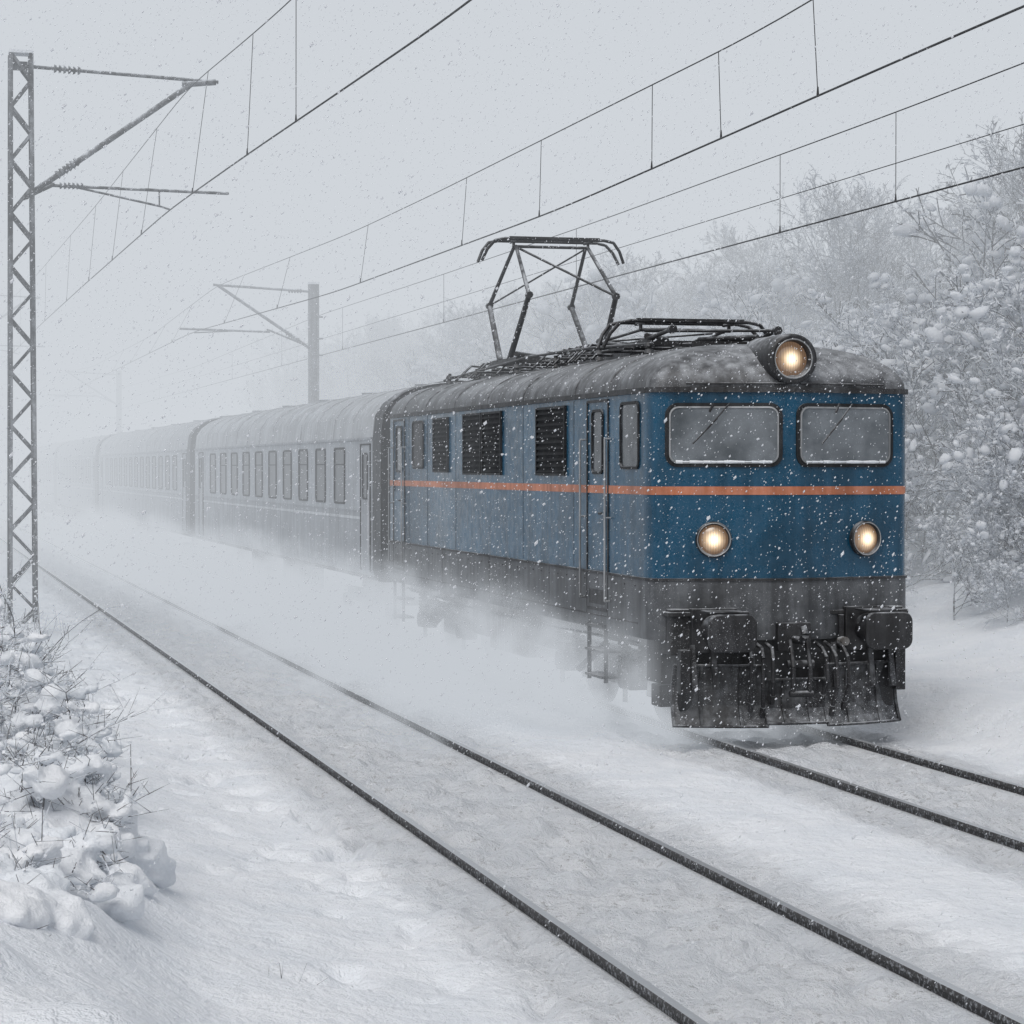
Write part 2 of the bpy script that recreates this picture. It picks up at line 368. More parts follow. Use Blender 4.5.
def side_details(sg):
    b=MB(); X0=sg*W
    def bx(y0,y1,z0,z1,d0,d1,mat):
        xa,xb=sorted((X0+sg*d0,X0+sg*d1)); b.box((xa,y0,z0),(xb,y1,z1),mat)
    def win(y0,y1,z0,z1,mat=0,r=.06):
        window(b,(X0,(y0+y1)/2,(z0+z1)/2),(0,-sg,0),(0,0,1),(sg,0,0),y1-y0,z1-z0,r,.035,mat,1,pr=.02)
    def louver(y0,y1,z0,z1):
        fw=.03
        bx(y0,y1,z0,z1,.001,.006,6)
        bx(y0-fw,y0,z0-fw,z1+fw,-.01,.035,1); bx(y1,y1+fw,z0-fw,z1+fw,-.01,.035,1)
        bx(y0,y1,z1,z1+fw,-.01,.035,1); bx(y0,y1,z0-fw,z0,-.01,.035,1)
        n=11
        for i in range(n):
            z=z0+(i+.2)*(z1-z0)/n; h=(z1-z0)/n
            b.add([(X0+sg*.036,y0,z),(X0+sg*.036,y1,z),(X0+sg*.006,y1,z+h*.6),(X0+sg*.006,y0,z+h*.6),
                   (X0+sg*.032,y0,z-.008),(X0+sg*.032,y1,z-.008),(X0+sg*.002,y1,z+h*.6-.008),(X0+sg*.002,y0,z+h*.6-.008)],
                  [(0,1,2,3),(7,6,5,4),(0,4,5,1)],6)
    def door(y0,y1):
        for yy in (y0,y1): bx(yy-.015,yy+.015,1.3,3.92,-.01,.016,3)
        bx(y0,y1,3.90,3.93,-.01,.016,3)
        bx(y0+.03,y1-.03,1.36,1.40,-.01,.02,3)
        bx(y0+.06,y1-.06,1.86,2.7,.001,.010,4)
        win(y0+.24,y1-.24,3.06,3.78,0,.05)
        b.tube((X0+sg*.05,y0+.12,2.55),(X0+sg*.05,y0+.25,2.55),.015,mat=1)
        for yy in (y0-.09,y1+.09):
            b.tube((X0+sg*.075,yy,1.5),(X0+sg*.075,yy,3.45),.014,mat=5)
            for zz in (1.5,2.5,3.45): b.tube((X0,yy,zz),(X0+sg*.075,yy,zz),.012,mat=5)
        for zz in (.55,.86,1.16):
            bx(y0+.08,y1-.08,zz,zz+.03,-.18,.06,2)
        for yy in (y0+.08,y1-.1): bx(yy,yy+.02,.5,1.2,-.02,.03,2)
        bx(y0+.1,y1-.1,1.44,1.62,-.05,.014,2)
    win(.30,.98,3.12,3.84)
    door(1.52,2.42)
    louver(3.42,4.80,3.03,3.87)
    louver(6.80,7.88,3.03,3.88); louver(8.02,9.1,3.03,3.88)
    louver(10.2,11.2,3.06,3.86)
    win(12.05,12.85,3.12,3.84,2)
    door(13.55,14.45)
    for yy in (3.05,5.6,9.7,11.75,13.2): bx(yy,yy+.008,1.86,3.95,-.01,.003,3)
    for yy in (4.2,7.5,10.6): bx(yy,yy+.01,1.2,1.81,-.01,.015,3)
    bx(.3,L-.3,1.30,1.315,-.01,.018,3)
    for yy in np.arange(.4,14.6,.42): b.tube((X0+sg*.008,yy,1.74),(X0+sg*.020,yy,1.74),.012,.010,6,3)
    b.obj('side_fittings_%s'%('a' if sg<0 else 'b'),[M['sideglass'],M['rubber'],M['black'],M['dark'],M['blue'],M['chrome'],M['slat']],loco)
side_details(-1); side_details(1)

b=MB()
b.box((-1.25,.1,.95),(1.25,L-.2,1.20),0)
b.box((-1.42,-.36,.98),(1.42,.05,1.50),0)
b.box((-1.46,-.40,1.42),(1.46,.0,1.47),0)
for y0,y1 in ((.9,5.3),(9.7,14.1)):
    for sg in (-1,1):
        xa,xb=sorted((sg*1.02,sg*1.16)); b.box((xa,y0,.62),(xb,y1,.86),0)
        b.box((xa,(y0+y1)/2-.55,.40),(xb,(y0+y1)/2+.55,.66),0)
        xc,xd=sorted((sg*1.12,sg*1.34))
        for yc in (y0+.75,y1-.75):
            b.box((xc,yc-.2,.42),(xd,yc+.2,.80),0)
            b.tube((sg*1.2,yc,.55),(sg*1.40,yc,.55),.15,.12,16,0)
            for dy in (-.42,.42):
                for q in range(7): b.tube((sg*1.22,yc+dy,.60+q*.055),(sg*1.22,yc+dy,.63+q*.055),.085,.085,12,0)
                b.tube((sg*1.22,yc+dy,.55),(sg*1.22,yc+dy,1.05),.05,.05,8,0)
            b.tube((sg*1.15,yc+.62,.2),(sg*1.15,yc+.62,.95),.035,.035,6,0)
            b.box((min(sg*.70,sg*.84),yc+.60,.25),(max(sg*.70,sg*.84),yc+.74,.8),0)
        b.tube((sg*1.3,(y0+y1)/2-.5,.9),(sg*1.3,(y0+y1)/2+.7,.5),.05,.05,8,0)
    for yc in (y0+.75,y1-.75):
        for sg in (-1,1):
            x=sg*.78
            b.tube((x-.07,yc,.60),(x+.07,yc,.60),.60,.60,40,2); b.tube((x-sg*.07-.02,yc,.60),(x-sg*.07+.02,yc,.60),.63,.63,40,2)
            b.tube((x+sg*.07,yc,.6),(x+sg*.075,yc,.6),.50,.50,32,0)
        b.tube((-.9,yc,.6),(.9,yc,.6),.1,.1,12,0)
    b.box((-.6,y0+.4,.35),(.6,y1-.4,.95),0)
for sg in (-1,1):
    xa,xb=sorted((sg*.95,sg*1.42))
    b.box((xa,6.1,.46),(xb,8.2,1.12),1); b.box((xa,8.4,.6),(xb,9.3,1.12),0)
    b.tube((sg*1.2,5.45,.8),(sg*1.2,5.95,.8),.17,.17,16,0)
    b.path([(sg*1.44,.8,1.05),(sg*1.44,5.6,.98),(sg*1.44,9.5,.98),(sg*1.44,14,1.05)],.018,6,0)
    xa,xb=sorted((sg*.98,sg*1.40)); b.box((xa,.05,.62),(xb,.60,1.12),0); b.box((xa,.1,.35),(xb,.42,.60),0)
    b.path([(sg*1.2,.3,.5),(sg*1.1,.55,.3),(sg*.85,.75,.12)],.025,6,0)
b.obj('bogies_and_underframe',[M['dark'],M['rust'],M['dark']],loco,.012)

b=MB()
for sg in (-1,1):
    x=sg*.93; z=1.27
    b.box((x-.27,-.46,z-.26),(x+.27,-.34,z+.24),0)
    b.tube((x,-.42,z),(x,-.78,z),.17,.15,20,0); b.tube((x,-.78,z),(x,-1.02,z),.105,.105,20,1)
    rg=[]
    for d,s_ in ((-1.0,.8),(-1.02,.98),(-1.05,1.0),(-1.085,1.0),(-1.10,.96),(-1.108,.7)):
        rg.append([(x+a*s_,d,z+c*s_) for a,c in rrect(.56,.42,.11)])
    b.loft(rg,0,smooth=False,cap0=True,cap1=True)
    b.box((x-.20,-.97,z+.205),(x+.20,-.55,z+.23),0)
    for xx,ln in ((sg*.42,.55),(sg*.56,.5),(sg*.30,.42)):
        pts=[(xx,-.42,1.10),(xx,-.62,1.06),(xx+sg*.02,-.72,.95),(xx+sg*.03,-.74,.95-ln*.6),(xx,-.66,.95-ln)]
        b.path(pts,.024,8,0); b.tube(pts[-1],(xx,-.62,.95-ln-.1),.035,.03,8,0)
    b.box((sg*1.3-.06,-.55,.55),(sg*1.3+.06,-.40,1.05),0)
    b.box((sg*.62-.03,-.44,1.02),(sg*.62+.03,-.38,1.42),0)
    b.tube((sg*.62,-.40,1.12),(sg*.62,-.55,1.12),.05,.05,12,2)
b.box((-.2,-.55,1.02),(.2,-.3,1.34),0)
b.path([(0,-.5,1.15),(0,-.78,1.15),(0,-.88,1.22),(0,-.82,1.30)],.045,10,0)
b.path([(-.1,-.66,1.15),(-.1,-.78,.85),(-.1,-.76,.55)],.028,8,0); b.path([(.1,-.66,1.15),(.1,-.78,.85),(.1,-.76,.55)],.028,8,0)
b.tube((-.14,-.76,.55),(.14,-.76,.55),.035,.035,8,0); b.tube((-.16,-.72,.88),(.16,-.72,.88),.05,.05,8,0)
b.box((-1.3,-.34,.35),(1.3,-.14,1.0),0)
b.obj('buffers_and_coupling',[M['black'],M['chrome'],M['rust']],loco,.008)
# low snow plough: two blades with a gap under the coupling
b=MB()
def ploughrow(z,fwd,a0,a1,n=8): 
    out=[]
    for i in range(n):
        x=a0+(a1-a0)*i/(n-1); t=abs(x)/1.34
        out.append((x*(1+ .03*(1-z)), -.60-fwd+.34*t**2.2,z))
    return out
for a0,a1,zt in ((-1.34,-.36,.86),(-.35,.35,.70),(.36,1.34,.86)):
    zb=.17 if abs(a0+a1)>.5 else .20
    rows=[ploughrow(zb+(zt-zb)*t,f,a0,a1) for t,f in ((1,0),(.66,-.04),(.35,-.02),(.15,.03),(0,.08))]
    b.loft(rows,0,close=False,smooth=False); b.loft([[(x,y+.03,z) for x,y,z in r] for r in reversed(rows)],0,close=False)
    for i in (0,2,5,7):
        for r0,r1 in zip(rows[:-1],rows[1:]): b.beam(Vector(r0[i])+Vector((0,-.012,0)),Vector(r1[i])+Vector((0,-.012,0)),.032,0)
    b.path([Vector(p)+Vector((0,-.01,.01)) for p in rows[-1]],.018,6,0)
    b.path([Vector(p) for p in rows[0]],.022,6,0)
for sg in (-1,1):
    for xx in (.5,.95,1.2): b.beam((sg*xx,-.45,1.1),(sg*xx,-.56,.6),.06,0)
b.obj('snow_plough',[M['plough']],loco)

b=MB()
def insul(x,y,z,h,mat=1):
    for i in range(4): b.tube((x,y,z+h*i/4),(x,y,z+h*(i+.6)/4),.07,.05,12,mat)
    b.tube((x,y,z),(x,y,z+h),.03,.03,8,mat)
RZ=4.50
for xx in (-.55,.55):
    b.box((xx-.18,2.4,RZ+.0),(xx+.18,13.8,RZ+.03),0)
for y0,y1,hh,ww in ((5.6,7.4,.20,.42),(4.2,5.3,.16,.5),(12.0,13.2,.2,.45),(7.7,8.3,.28,.3)):
    b.box((-ww,y0,RZ-.05),(ww,y1,RZ+hh),0)
for xx in (-.8,-.3,.3,.8):
    b.path([(xx,2.2,RZ+.14),(xx,5.0,RZ+.22),(xx,8.2,RZ+.25),(xx,14.0,RZ+.10)],.024,6,1)
for y in (2.4,4.6,6.8,9.0,11.6,13.6):
    for xx in (-.8,.8): insul(xx,y,RZ-.14,.34)
for y in np.arange(3,14,1.0):
    b.tube((-.95,y,RZ+.12),(.95,y+.1,RZ+.14),.020,.020,6,1)
R=random.Random(4)
for _ in range(22):
    y=R.uniform(4,13.4); b.path([(-.9,y,RZ+.05),(-.6,y+.2,RZ+.30),(.2,y+.5,RZ+.26),(.7,y+.6,RZ+.05)],.018,5,1)
b.obj('roof_equipment',[M['roof'],M['black']],loco,.01)
def pantograph(name,yc,zb,zt,e_half,zelb,T=1.25):
    b=MB()
    for sx in (-.74,.74):
        for sy in (-1,1):
            insul(sx*.9,yc+sy*.55,zb-.28,.28,0)
            b.tube((sx,yc+sy*.30,zb+.03),(sx*.92,yc+sy*e_half,zelb),.036*T,.030*T,8,0)
            b.tube((sx*.92,yc+sy*e_half,zelb),(sx*.78,yc+sy*.06,zt-.10),.024*T,.020*T,8,0)
            b.tube((sx*.92,yc+sy*e_half-.05,zelb),(sx*.92,yc+sy*e_half+.05,zelb),.055,.055,8,0)
        b.box((sx-.04,yc-.85,zb-.03),(sx+.04,yc+.85,zb+.05),0)
        b.tube((sx,yc-.7,zb+.1),(sx*.3,yc+.1,zb+.1),.04,.04,8,0)
    for sy in (-1,1):
        b.box((-.76,yc+sy*.8-.04,zb-.02),(.76,yc+sy*.8+.04,zb+.04),0)
        b.tube((-.75,yc+sy*.3,zb+.03),(.75,yc+sy*.3,zb+.03),.035,.035,8,0)
    b.tube((.68,yc-e_half,zelb),(-.56,yc-.06,zt-.12),.020,.020,6,0)
    b.tube((-.68,yc+e_half,zelb),(.56,yc+.06,zt-.12),.014,.014,6,0)
    b.tube((-.62,yc,zt-.1),(.62,yc,zt-.1),.024,.024,8,0)
    for sy in (-.22,.22):
        pts=[(-1.14,yc+sy*.6,zt-.34),(-1.06,yc+sy*.8,zt-.16),(-.95,yc+sy,zt-.03),(-.8,yc+sy,zt),(.8,yc+sy,zt),(.95,yc+sy,zt-.03),(1.06,yc+sy*.8,zt-.16),(1.14,yc+sy*.6,zt-.34)]
        b.path(pts,.024,8,0); b.box((-.72,yc+sy-.035,zt-.005),(.72,yc+sy+.035,zt+.035),0)
    for sx in (-.6,.6):
        b.tube((sx,yc-.22,zt-.02),(sx,yc+.22,zt-.02),.022,.022,6,0); b.tube((sx,yc,zt-.1),(sx,yc,zt),.024,.024,6,0)
    b.obj(name,[M['black']],loco)
pantograph('pantograph_raised',10.0,4.74,6.64,1.25,5.70,1.4)
pantograph('pantograph_folded',3.4,4.66,4.98,1.55,4.80,.9)

# ---------------------------------------------------------------- coaches
def coach(y0,y1,nw):
    e=empty('passenger_coach',(9.8,y0,0)); LN=y1-y0; HW=1.45
    def section(y,s=1.0,dz=0):
        pts=[(-HW*.97*s,1.08),(-HW*s,1.25),(-HW*s,2.3),(-HW*s,3.6)]
        for i in range(1,12):
            a=math.pi*i/12; pts.append((-math.cos(a)*HW*s,3.72+.93*math.sin(a)**.8))
        pts+=[(HW*s,3.6),(HW*s,2.3),(HW*s,1.25),(HW*.97*s,1.08)]
        return [(x,y,z) for x,z in pts]
    b=MB(); secs=[section(y) for y in np.linspace(0,LN,9)]
    n=len(secs[0])
    def sub(i0,i1,mat,sm=True): b.loft([s[i0:i1+1] for s in secs],mat,close=False,smooth=sm)
    sub(0,2,1,False); sub(2,3,0); sub(3,n-4,2); sub(n-4,n-3,0); sub(n-3,n-1,1,False)
    b.add(secs[0],[tuple(range(n))],3); b.add(secs[-1],[tuple(range(n-1,-1,-1))],3)
    b.box((-HW+.03,.02,1.05),(HW-.03,LN-.02,1.12),3)
    b.loft([[(x*1.012,-.02,1.08+(z-1.08)*1.008) for x,_,z in secs[0]],[(x*1.012,.75,1.08+(z-1.08)*1.008) for x,_,z in secs[0]]],3,close=False)
    b.obj('body_shell',[M['coach'],M['coachlow'],M['coachroof'],M['cdark']],e)
    b=MB()
    for sg in (-1,1):
        X0=sg*HW
        def bx(ya,yb,za,zb,d0,d1,mat):
            xa,xb=sorted((X0+sg*d0,X0+sg*d1)); b.box((xa,ya,za),(xb,yb,zb),mat)
        st=(LN-6.2)/nw
        for i in range(nw):
            yc=3.1+st*(i+.5)
            window(b,(X0,yc,2.95),(0,-sg,0),(0,0,1),(sg,0,0),st*.50,1.02,.06,.04,0,1,pr=.02)
            bx(yc-st*.25,yc+st*.25,3.16,3.18,.004,.02,1)
        bx(.8,LN-.4,2.14,2.19,-.01,.006,2); bx(.8,LN-.1,3.62,3.66,-.01,.04,3)
        bx(.8,LN-.1,2.29,2.31,-.01,.012,3)
        for yd in (1.0,LN-2.0):
            bx(yd,yd+.03,1.2,3.55,-.01,.02,1); bx(yd+.95,yd+.98,1.2,3.55,-.01,.02,1); bx(yd+.03,yd+.95,3.52,3.55,-.01,.02,1)
            bx(yd+.05,yd+.93,1.25,3.5,.001,.008,3)
            window(b,(X0+sg*.006,yd+.49,2.95),(0,-sg,0),(0,0,1),(sg,0,0),.45,.8,.05,.03,0,1,pr=.02)
            for zz in (.5,.8): bx(yd+.1,yd+.88,zz,zz+.03,-.2,.02,3)
            b.tube((X0+sg*.06,yd-.08,1.5),(X0+sg*.06,yd-.08,2.7),.018,mat=2)
    b.obj('windows_and_doors',[M['coachglass'],M['rubber'],M['band'],M['coachlow']],e)
    b=MB()
    for i in range(5):
        y=3+(LN-6)*i/4
        b.tube((0,y,4.60),(0,y,4.71),.16,.2,14,0)
    for i in range(14):
        y=.9+(LN-1.6)*i/13
        b.path([(x*1.002,y,3.66+(z-3.66)*1.004) for x,_,z in secs[0][3:n-3]],.012,4,0)
    for y0_ in (2.2,LN-5.0):
        for sg in (-1,1):
            xa,xb=sorted((sg*1.0,sg*1.15)); b.box((xa,y0_,.5),(xb,y0_+2.8,.75),1)
            for yc in (y0_+.2,y0_+2.6):
                b.tube((sg*.7,yc,.5),(sg*.82,yc,.5),.48,.48,28,1); b.tube((sg*1.1,yc,.5),(sg*1.26,yc,.5),.13,.13,12,1)
        b.box((-.8,y0_,.5),(.8,y0_+2.8,1.05),1)
    for sg in (-1,1):
        xa,xb=sorted((sg*.8,sg*1.35)); b.box((xa,LN*.35,.45),(xb,LN*.35+2.2,1.08),1); b.box((xa,LN*.55,.5),(xb,LN*.55+1.6,1.08),1)
    b.box((-.55,-.55,1.2),(.55,0,3.5),1)
    b.obj('running_gear_and_vents',[M['coachroof'],M['dark']],e)
coach(42.2,70.2,10); coach(71.3,105,13); coach(106.2,134,10); coach(135.2,163,10)

# ---------------------------------------------------------------- catenary
def lattice_mast(x,y,h=11.0):
    e=empty('lattice_catenary_mast',(x,y,0)); b=MB(); gz=float(ground_h(x,y))-.3
    def c(z,sx,sy): 
        w=.24-.05*(z/h); return Vector((sx*w,sy*w,z))
    for sx in (-1,1):
        for sy in (-1,1): b.beam(c(gz,sx,sy),c(h,sx,sy),.08,0)
    n=22; zs=np.linspace(gz+.2,h,n+1)
    for i in range(n):
        s=1 if i%2 else -1
        for q in (-1,1):
            b.beam(c(zs[i],s,q),c(zs[i+1],-s,q),.055,0); b.beam(c(zs[i],q,s),c(zs[i+1],q,-s),.055,0)
    b.box((-.22,-.22,h),(.22,.22,h+.06),1); b.box((-.35,-.35,gz),(.35,.35,gz+.45),1)
    b.obj('lattice_column',[M['steelgrey'],M['snow']],e)
    b=MB()
    def P(wx,H): return Vector((wx-x,0,H))
    b.tube(P(2.35,10.78),P(6.05,10.62),.035,mat=0); b.tube(P(2.35,8.28),P(5.55,10.58),.055,mat=0)
    b.tube(P(5.35,10.55),P(6.0,10.62),.06,mat=0)
    b.tube(P(2.8,8.52),P(6.25,8.46),.03,mat=0); b.tube(P(3.3,8.50),P(4.9,8.18),.022,mat=0)
    b.tube(P(4.9,8.18),P(5.1,8.12),.02,mat=0); b.tube(P(4.9,8.5),P(4.9,8.18),.015,mat=0)
    b.tube(P(2.3,8.25),P(2.9,8.55),.04,mat=0)
    for q in range(6):
        p=P(2.9+q*.09,10.755-q*.004); b.tube(p,p+Vector((.045,0,-.002)),.085,.06,10,0)
        p=P(2.95+q*.07,8.72+q*.05); b.tube(p,p+Vector((.04,0,.028)),.09,.07,10,0)
        p=P(3.0+q*.08,8.52); b.tube(p,p+Vector((.04,0,0)),.07,.05,10,0)
    b.box((P(2.1,0).x,-.05,10.7),(P(2.4,0).x,.05,10.86),0)
    b.obj('cantilever_arm',[M['steelgrey']],e)
for yy in (-14,46.9,108): lattice_mast(2.27,yy)
def right_mast(x,y,h=8.95):
    e=empty('catenary_mast',(x,y,0)); b=MB(); gz=float(ground_h(x,y))-.2
    for sx in (-1,1): b.box((sx*.13-.03,-.12,gz),(sx*.13+.03,.12,h),0)
    b.box((-.10,-.015,gz),(.10,.015,h),0)
    b.box((-.17,-.14,h),(.17,.14,h+.07),1)
    b.obj('column',[M['steelgrey'],M['snow']],e)
    b=MB()
    P=lambda wx,H: Vector((wx-12.8,0,H))
    b.tube(P(12.7,8.72),P(9.6,8.88),.04); b.tube(P(12.7,6.9),P(9.75,8.86),.05); b.tube(P(11.4,7.42),P(8.55,7.48),.035)
    b.tube(P(10.6,7.45),P(9.0,7.36),.02); b.tube(P(12.7,6.95),P(11.3,7.5),.03)
    for q in range(5):
        p=P(12.4-q*.09,8.735); b.tube(p,p+Vector((-.045,0,0)),.08,.06,8); p=P(12.3-q*.08,7.16+q*.053); b.tube(p,p+Vector((-.04,0,.026)),.09,.07,8)
    for H in (7.92,6.7,7.23): b.tube(P(12.8,H),P(13.1,H),.03)
    b.obj('cantilever_arm',[M['steelgrey']],e)
for yy in (14.2,75.8,146): right_mast(12.8,yy)

def smoothline(Y,X,H,st=.5):
    y=np.arange(Y[0],Y[-1]+.01,st); w=17
    kx=np.interp(y,Y,X); kh=np.interp(y,Y,H)
    ker=np.hanning(w+2)[1:-1]; ker/=ker.sum(); pad=w//2
    f=lambda a: np.convolve(np.concatenate([np.full(pad,a[0]),a,np.full(pad,a[-1])]),ker,'valid')
    return y,f(kx),f(kh)+3.1
b=MB()
def wire(Y,X,H,r=.011):
    y,x,h=smoothline(Y,X,H); ps=list(zip(x,y,h))
    for p,q in zip(ps[:-1:2],ps[2::2]): b.tube(p,q,r,r,5,0,False)
    return y,x,h
def droppers(w1,w2,ylist):
    for yy in ylist:
        p=[(float(np.interp(yy,w[0],w[1])),yy,float(np.interp(yy,w[0],w[2]))) for w in (w1,w2)]
        b.tube(p[0],p[1],.0055,.0055,4,0,False)
        b.tube((p[1][0],yy,p[1][2]-.01),(p[1][0],yy,p[1][2]+.10),.018,.009,5,0,False)
c1=wire([-30,0,25,33,38,46.9,66,85,125],[5.9,5.9,5.83,5.51,5.40,5.1,4.9,4.78,4.8],[5.0,4.9,4.9,4.92,5.0,5.02,5,5,5],.013)
m1=wire([-30,-14,20,33,38,46.9,65,87,108,125],[5.6,5.6,5.6,5.5,5.48,5.5,5.1,4.78,4.8,4.8],[7.0,7.4,6.7,6.68,6.9,7.42,7.0,6.9,7.45,7.3],.009)
droppers(m1,c1,[8,14,21,34,38.2,44,52,58.5,65,73,83,92,100])
A=wire([-20,14.2,26,32,45,54,62,75.8,95,125,146,180],[9.85,9.85,9.8,9.95,10.0,10.0,9.85,9.72,9.6,9.6,9.7,9.7],[5.3,5.7,5.12,5.22,5.28,5.36,5.48,5.75,5.2,5.2,5.75,5.5],.009)
B=wire([-20,14.2,22,36,55,75.8,146,180],[9.85,9.85,9.85,9.95,9.8,8.95,9.3,9.3],[4.3,4.22,4.15,4.02,4.08,4.28,4.25,4.25],.013)
droppers(A,B,[5,10,17,25,28.3,31.2,37.2,42.5,52,62,70,82,90,98,107,117,128,138])
Cw=wire([-20,14.2,30,45,60,75.8,110,146],[13.05]*8,[4.9,5.0,4.80,4.75,4.8,4.9,4.6,4.85],.009)
D=wire([-20,14.2,75.8,146],[13.05]*4,[3.58,3.6,3.6,3.6],.013)
Ew=wire([-20,14.2,75.8,146],[13.1]*4,[4.13]*4,.007)
droppers(Cw,D,[8,14,20,26,30.2,34.6,46,58,72,84,97,110,125])
b.obj('overhead_wires',[M['black']])

# ---------------------------------------------------------------- trees
def grow_tree(seed,h,spread,lev,tuft_n,tuft_s,trunk_r,upright=.7,white=.45,wm='tuft',blob=0):
    R=random.Random(seed); b=MB(); levels=len(lev)
    def rvec(): 
        v=Vector((R.gauss(0,1),R.gauss(0,1),R.gauss(0,1))); return v.normalized()
    def branch(p,d,ln,r,lv):
        n=5 if lv==0 else (3 if lv<levels else 2); pts=[p.copy()]
        for i in range(n):
            d=(d+rvec()*(.10 if lv==0 else .20)+Vector((0,0,.06 if lv<levels else -.05))).normalized()
            p=p+d*ln/n; pts.append(p.copy())
            r0=r*(1-.75*i/n); r1=r*(1-.75*(i+1)/n)
            b.tube(pts[-2],pts[-1],max(r0,.008),max(r1,.006),6 if lv==0 else 3,0 if lv<levels-1 else 1,False)
        if blob and lv>=levels-1 and R.random()<.75:
            for _ in range(1 if lv==levels else 3):
                rb=blob*R.choice((.3,.4,.5,.7,1.0,1.5))*R.uniform(.7,1.2); q=pts[0].lerp(pts[-1],R.uniform(.3,1))+Vector((0,0,rb*.4)); e1=R.uniform(1,1.6); a=R.random()*6.28; ca,sa=math.cos(a),math.sin(a); tl=R.gauss(0,.5); sq=R.uniform(.6,1.0)
                b.add([q+Vector(((v.x*e1*ca-v.y*sa)*rb*R.uniform(.7,1.2),(v.x*e1*sa+v.y*ca)*rb*R.uniform(.7,1.2),(v.z*sq+v.x*tl)*rb*R.uniform(.7,1.2))) for v in IV],IF,2,True)
        if lv==levels:
            for _ in range(tuft_n):
                t=R.random(); q=pts[0].lerp(pts[-1],t)+rvec()*ln*.13*R.random(); s=tuft_s*R.uniform(.5,1.4)
                u=(rvec()+d*.8).normalized()*s*1.8; w=rvec()*s*.45
                b.add([q,q+u,q+w,q+u+w*.6],[(0,1,3,2)],2 if R.random()<white else 1)
            return
        k=lev[lv]
        for i in range(k):
            t=(.20 if lv==0 else .2)+ (.80 if lv==0 else .8)*(i+R.random())/k; f=t*n; j=min(n-1,int(f)); q=pts[j].lerp(pts[j+1],f-j)
            out=rvec(); out-=d*out.dot(d); out.normalize()
            nd=(d*(upright if lv==0 else .8)+out*(1.0 if lv==0 else .75)+Vector((0,0,.2))).normalized()
            prof_=math.sin(math.pi*min(1,max(.12,(t-.1)))**.8)*.75+.25
            sc=(spread*1.15*prof_ if lv==0 else .55*(1.1-.5*t))
            branch(q,nd,ln*sc if lv else h*sc,r*(1-.7*t)*.5,lv+1)
    branch(Vector((0,0,-.3)),Vector((0,0,1)),h,trunk_r,0)
    me_o=b.obj('tmp',[M['bark'],M['frost'],M[wm]]); me=me_o.data; bpy.data.objects.remove(me_o); return me
trees=[grow_tree(100+i,9.5,.40,[17,8,6],11,.055,.11,.8,.42) for i in range(5)]
shrubs=[grow_tree(200+i,3.0,.66,[13,7,5],14,.040,.035,.35,.85,'tuftw',.065) for i in range(4)]
fo=empty('forest',(30,80,0)); R=random.Random(5)
def place(me,name,parent,x,y,s,sz=None,dz=-.1):
    o=bpy.data.objects.new(name,me); C.objects.link(o); o.parent=parent
    o.location=(x-parent.location.x,y-parent.location.y,float(ground_h(x,y))+dz-parent.location.z)
    o.rotation_euler=(R.uniform(-.1,.1),R.uniform(-.1,.1),R.uniform(0,6.28)); o.scale=(s,s,sz or s*R.uniform(.85,1.1)); return o
i=0
for y in np.arange(40,150,3.1):
    for row in range(4):
        x=23.0+row*3.8+R.uniform(-1.6,1.6); yy=y+R.uniform(-2,2)
        if R.random()<.10: continue
        s=R.uniform(.58,.82)*(1+.06*row); place(trees[i%5],'tree_%d'%i,fo,x,yy,s); i+=1
us=empty('snowy_undergrowth',(20,45,0)); j=0
for y in np.arange(34,90,1.8):
    for row in range(5):
        x=16.0+row*1.5+R.uniform(-.7,.7); yy=y+R.uniform(-1,1)
        s=R.choice((.55,.7,.9,1.1))*R.uniform(.85,1.1)*(0.58+.28*row); place(shrubs[j%4],'shrub_%d'%j,us,x,yy,s,None,-.3*s); j+=1

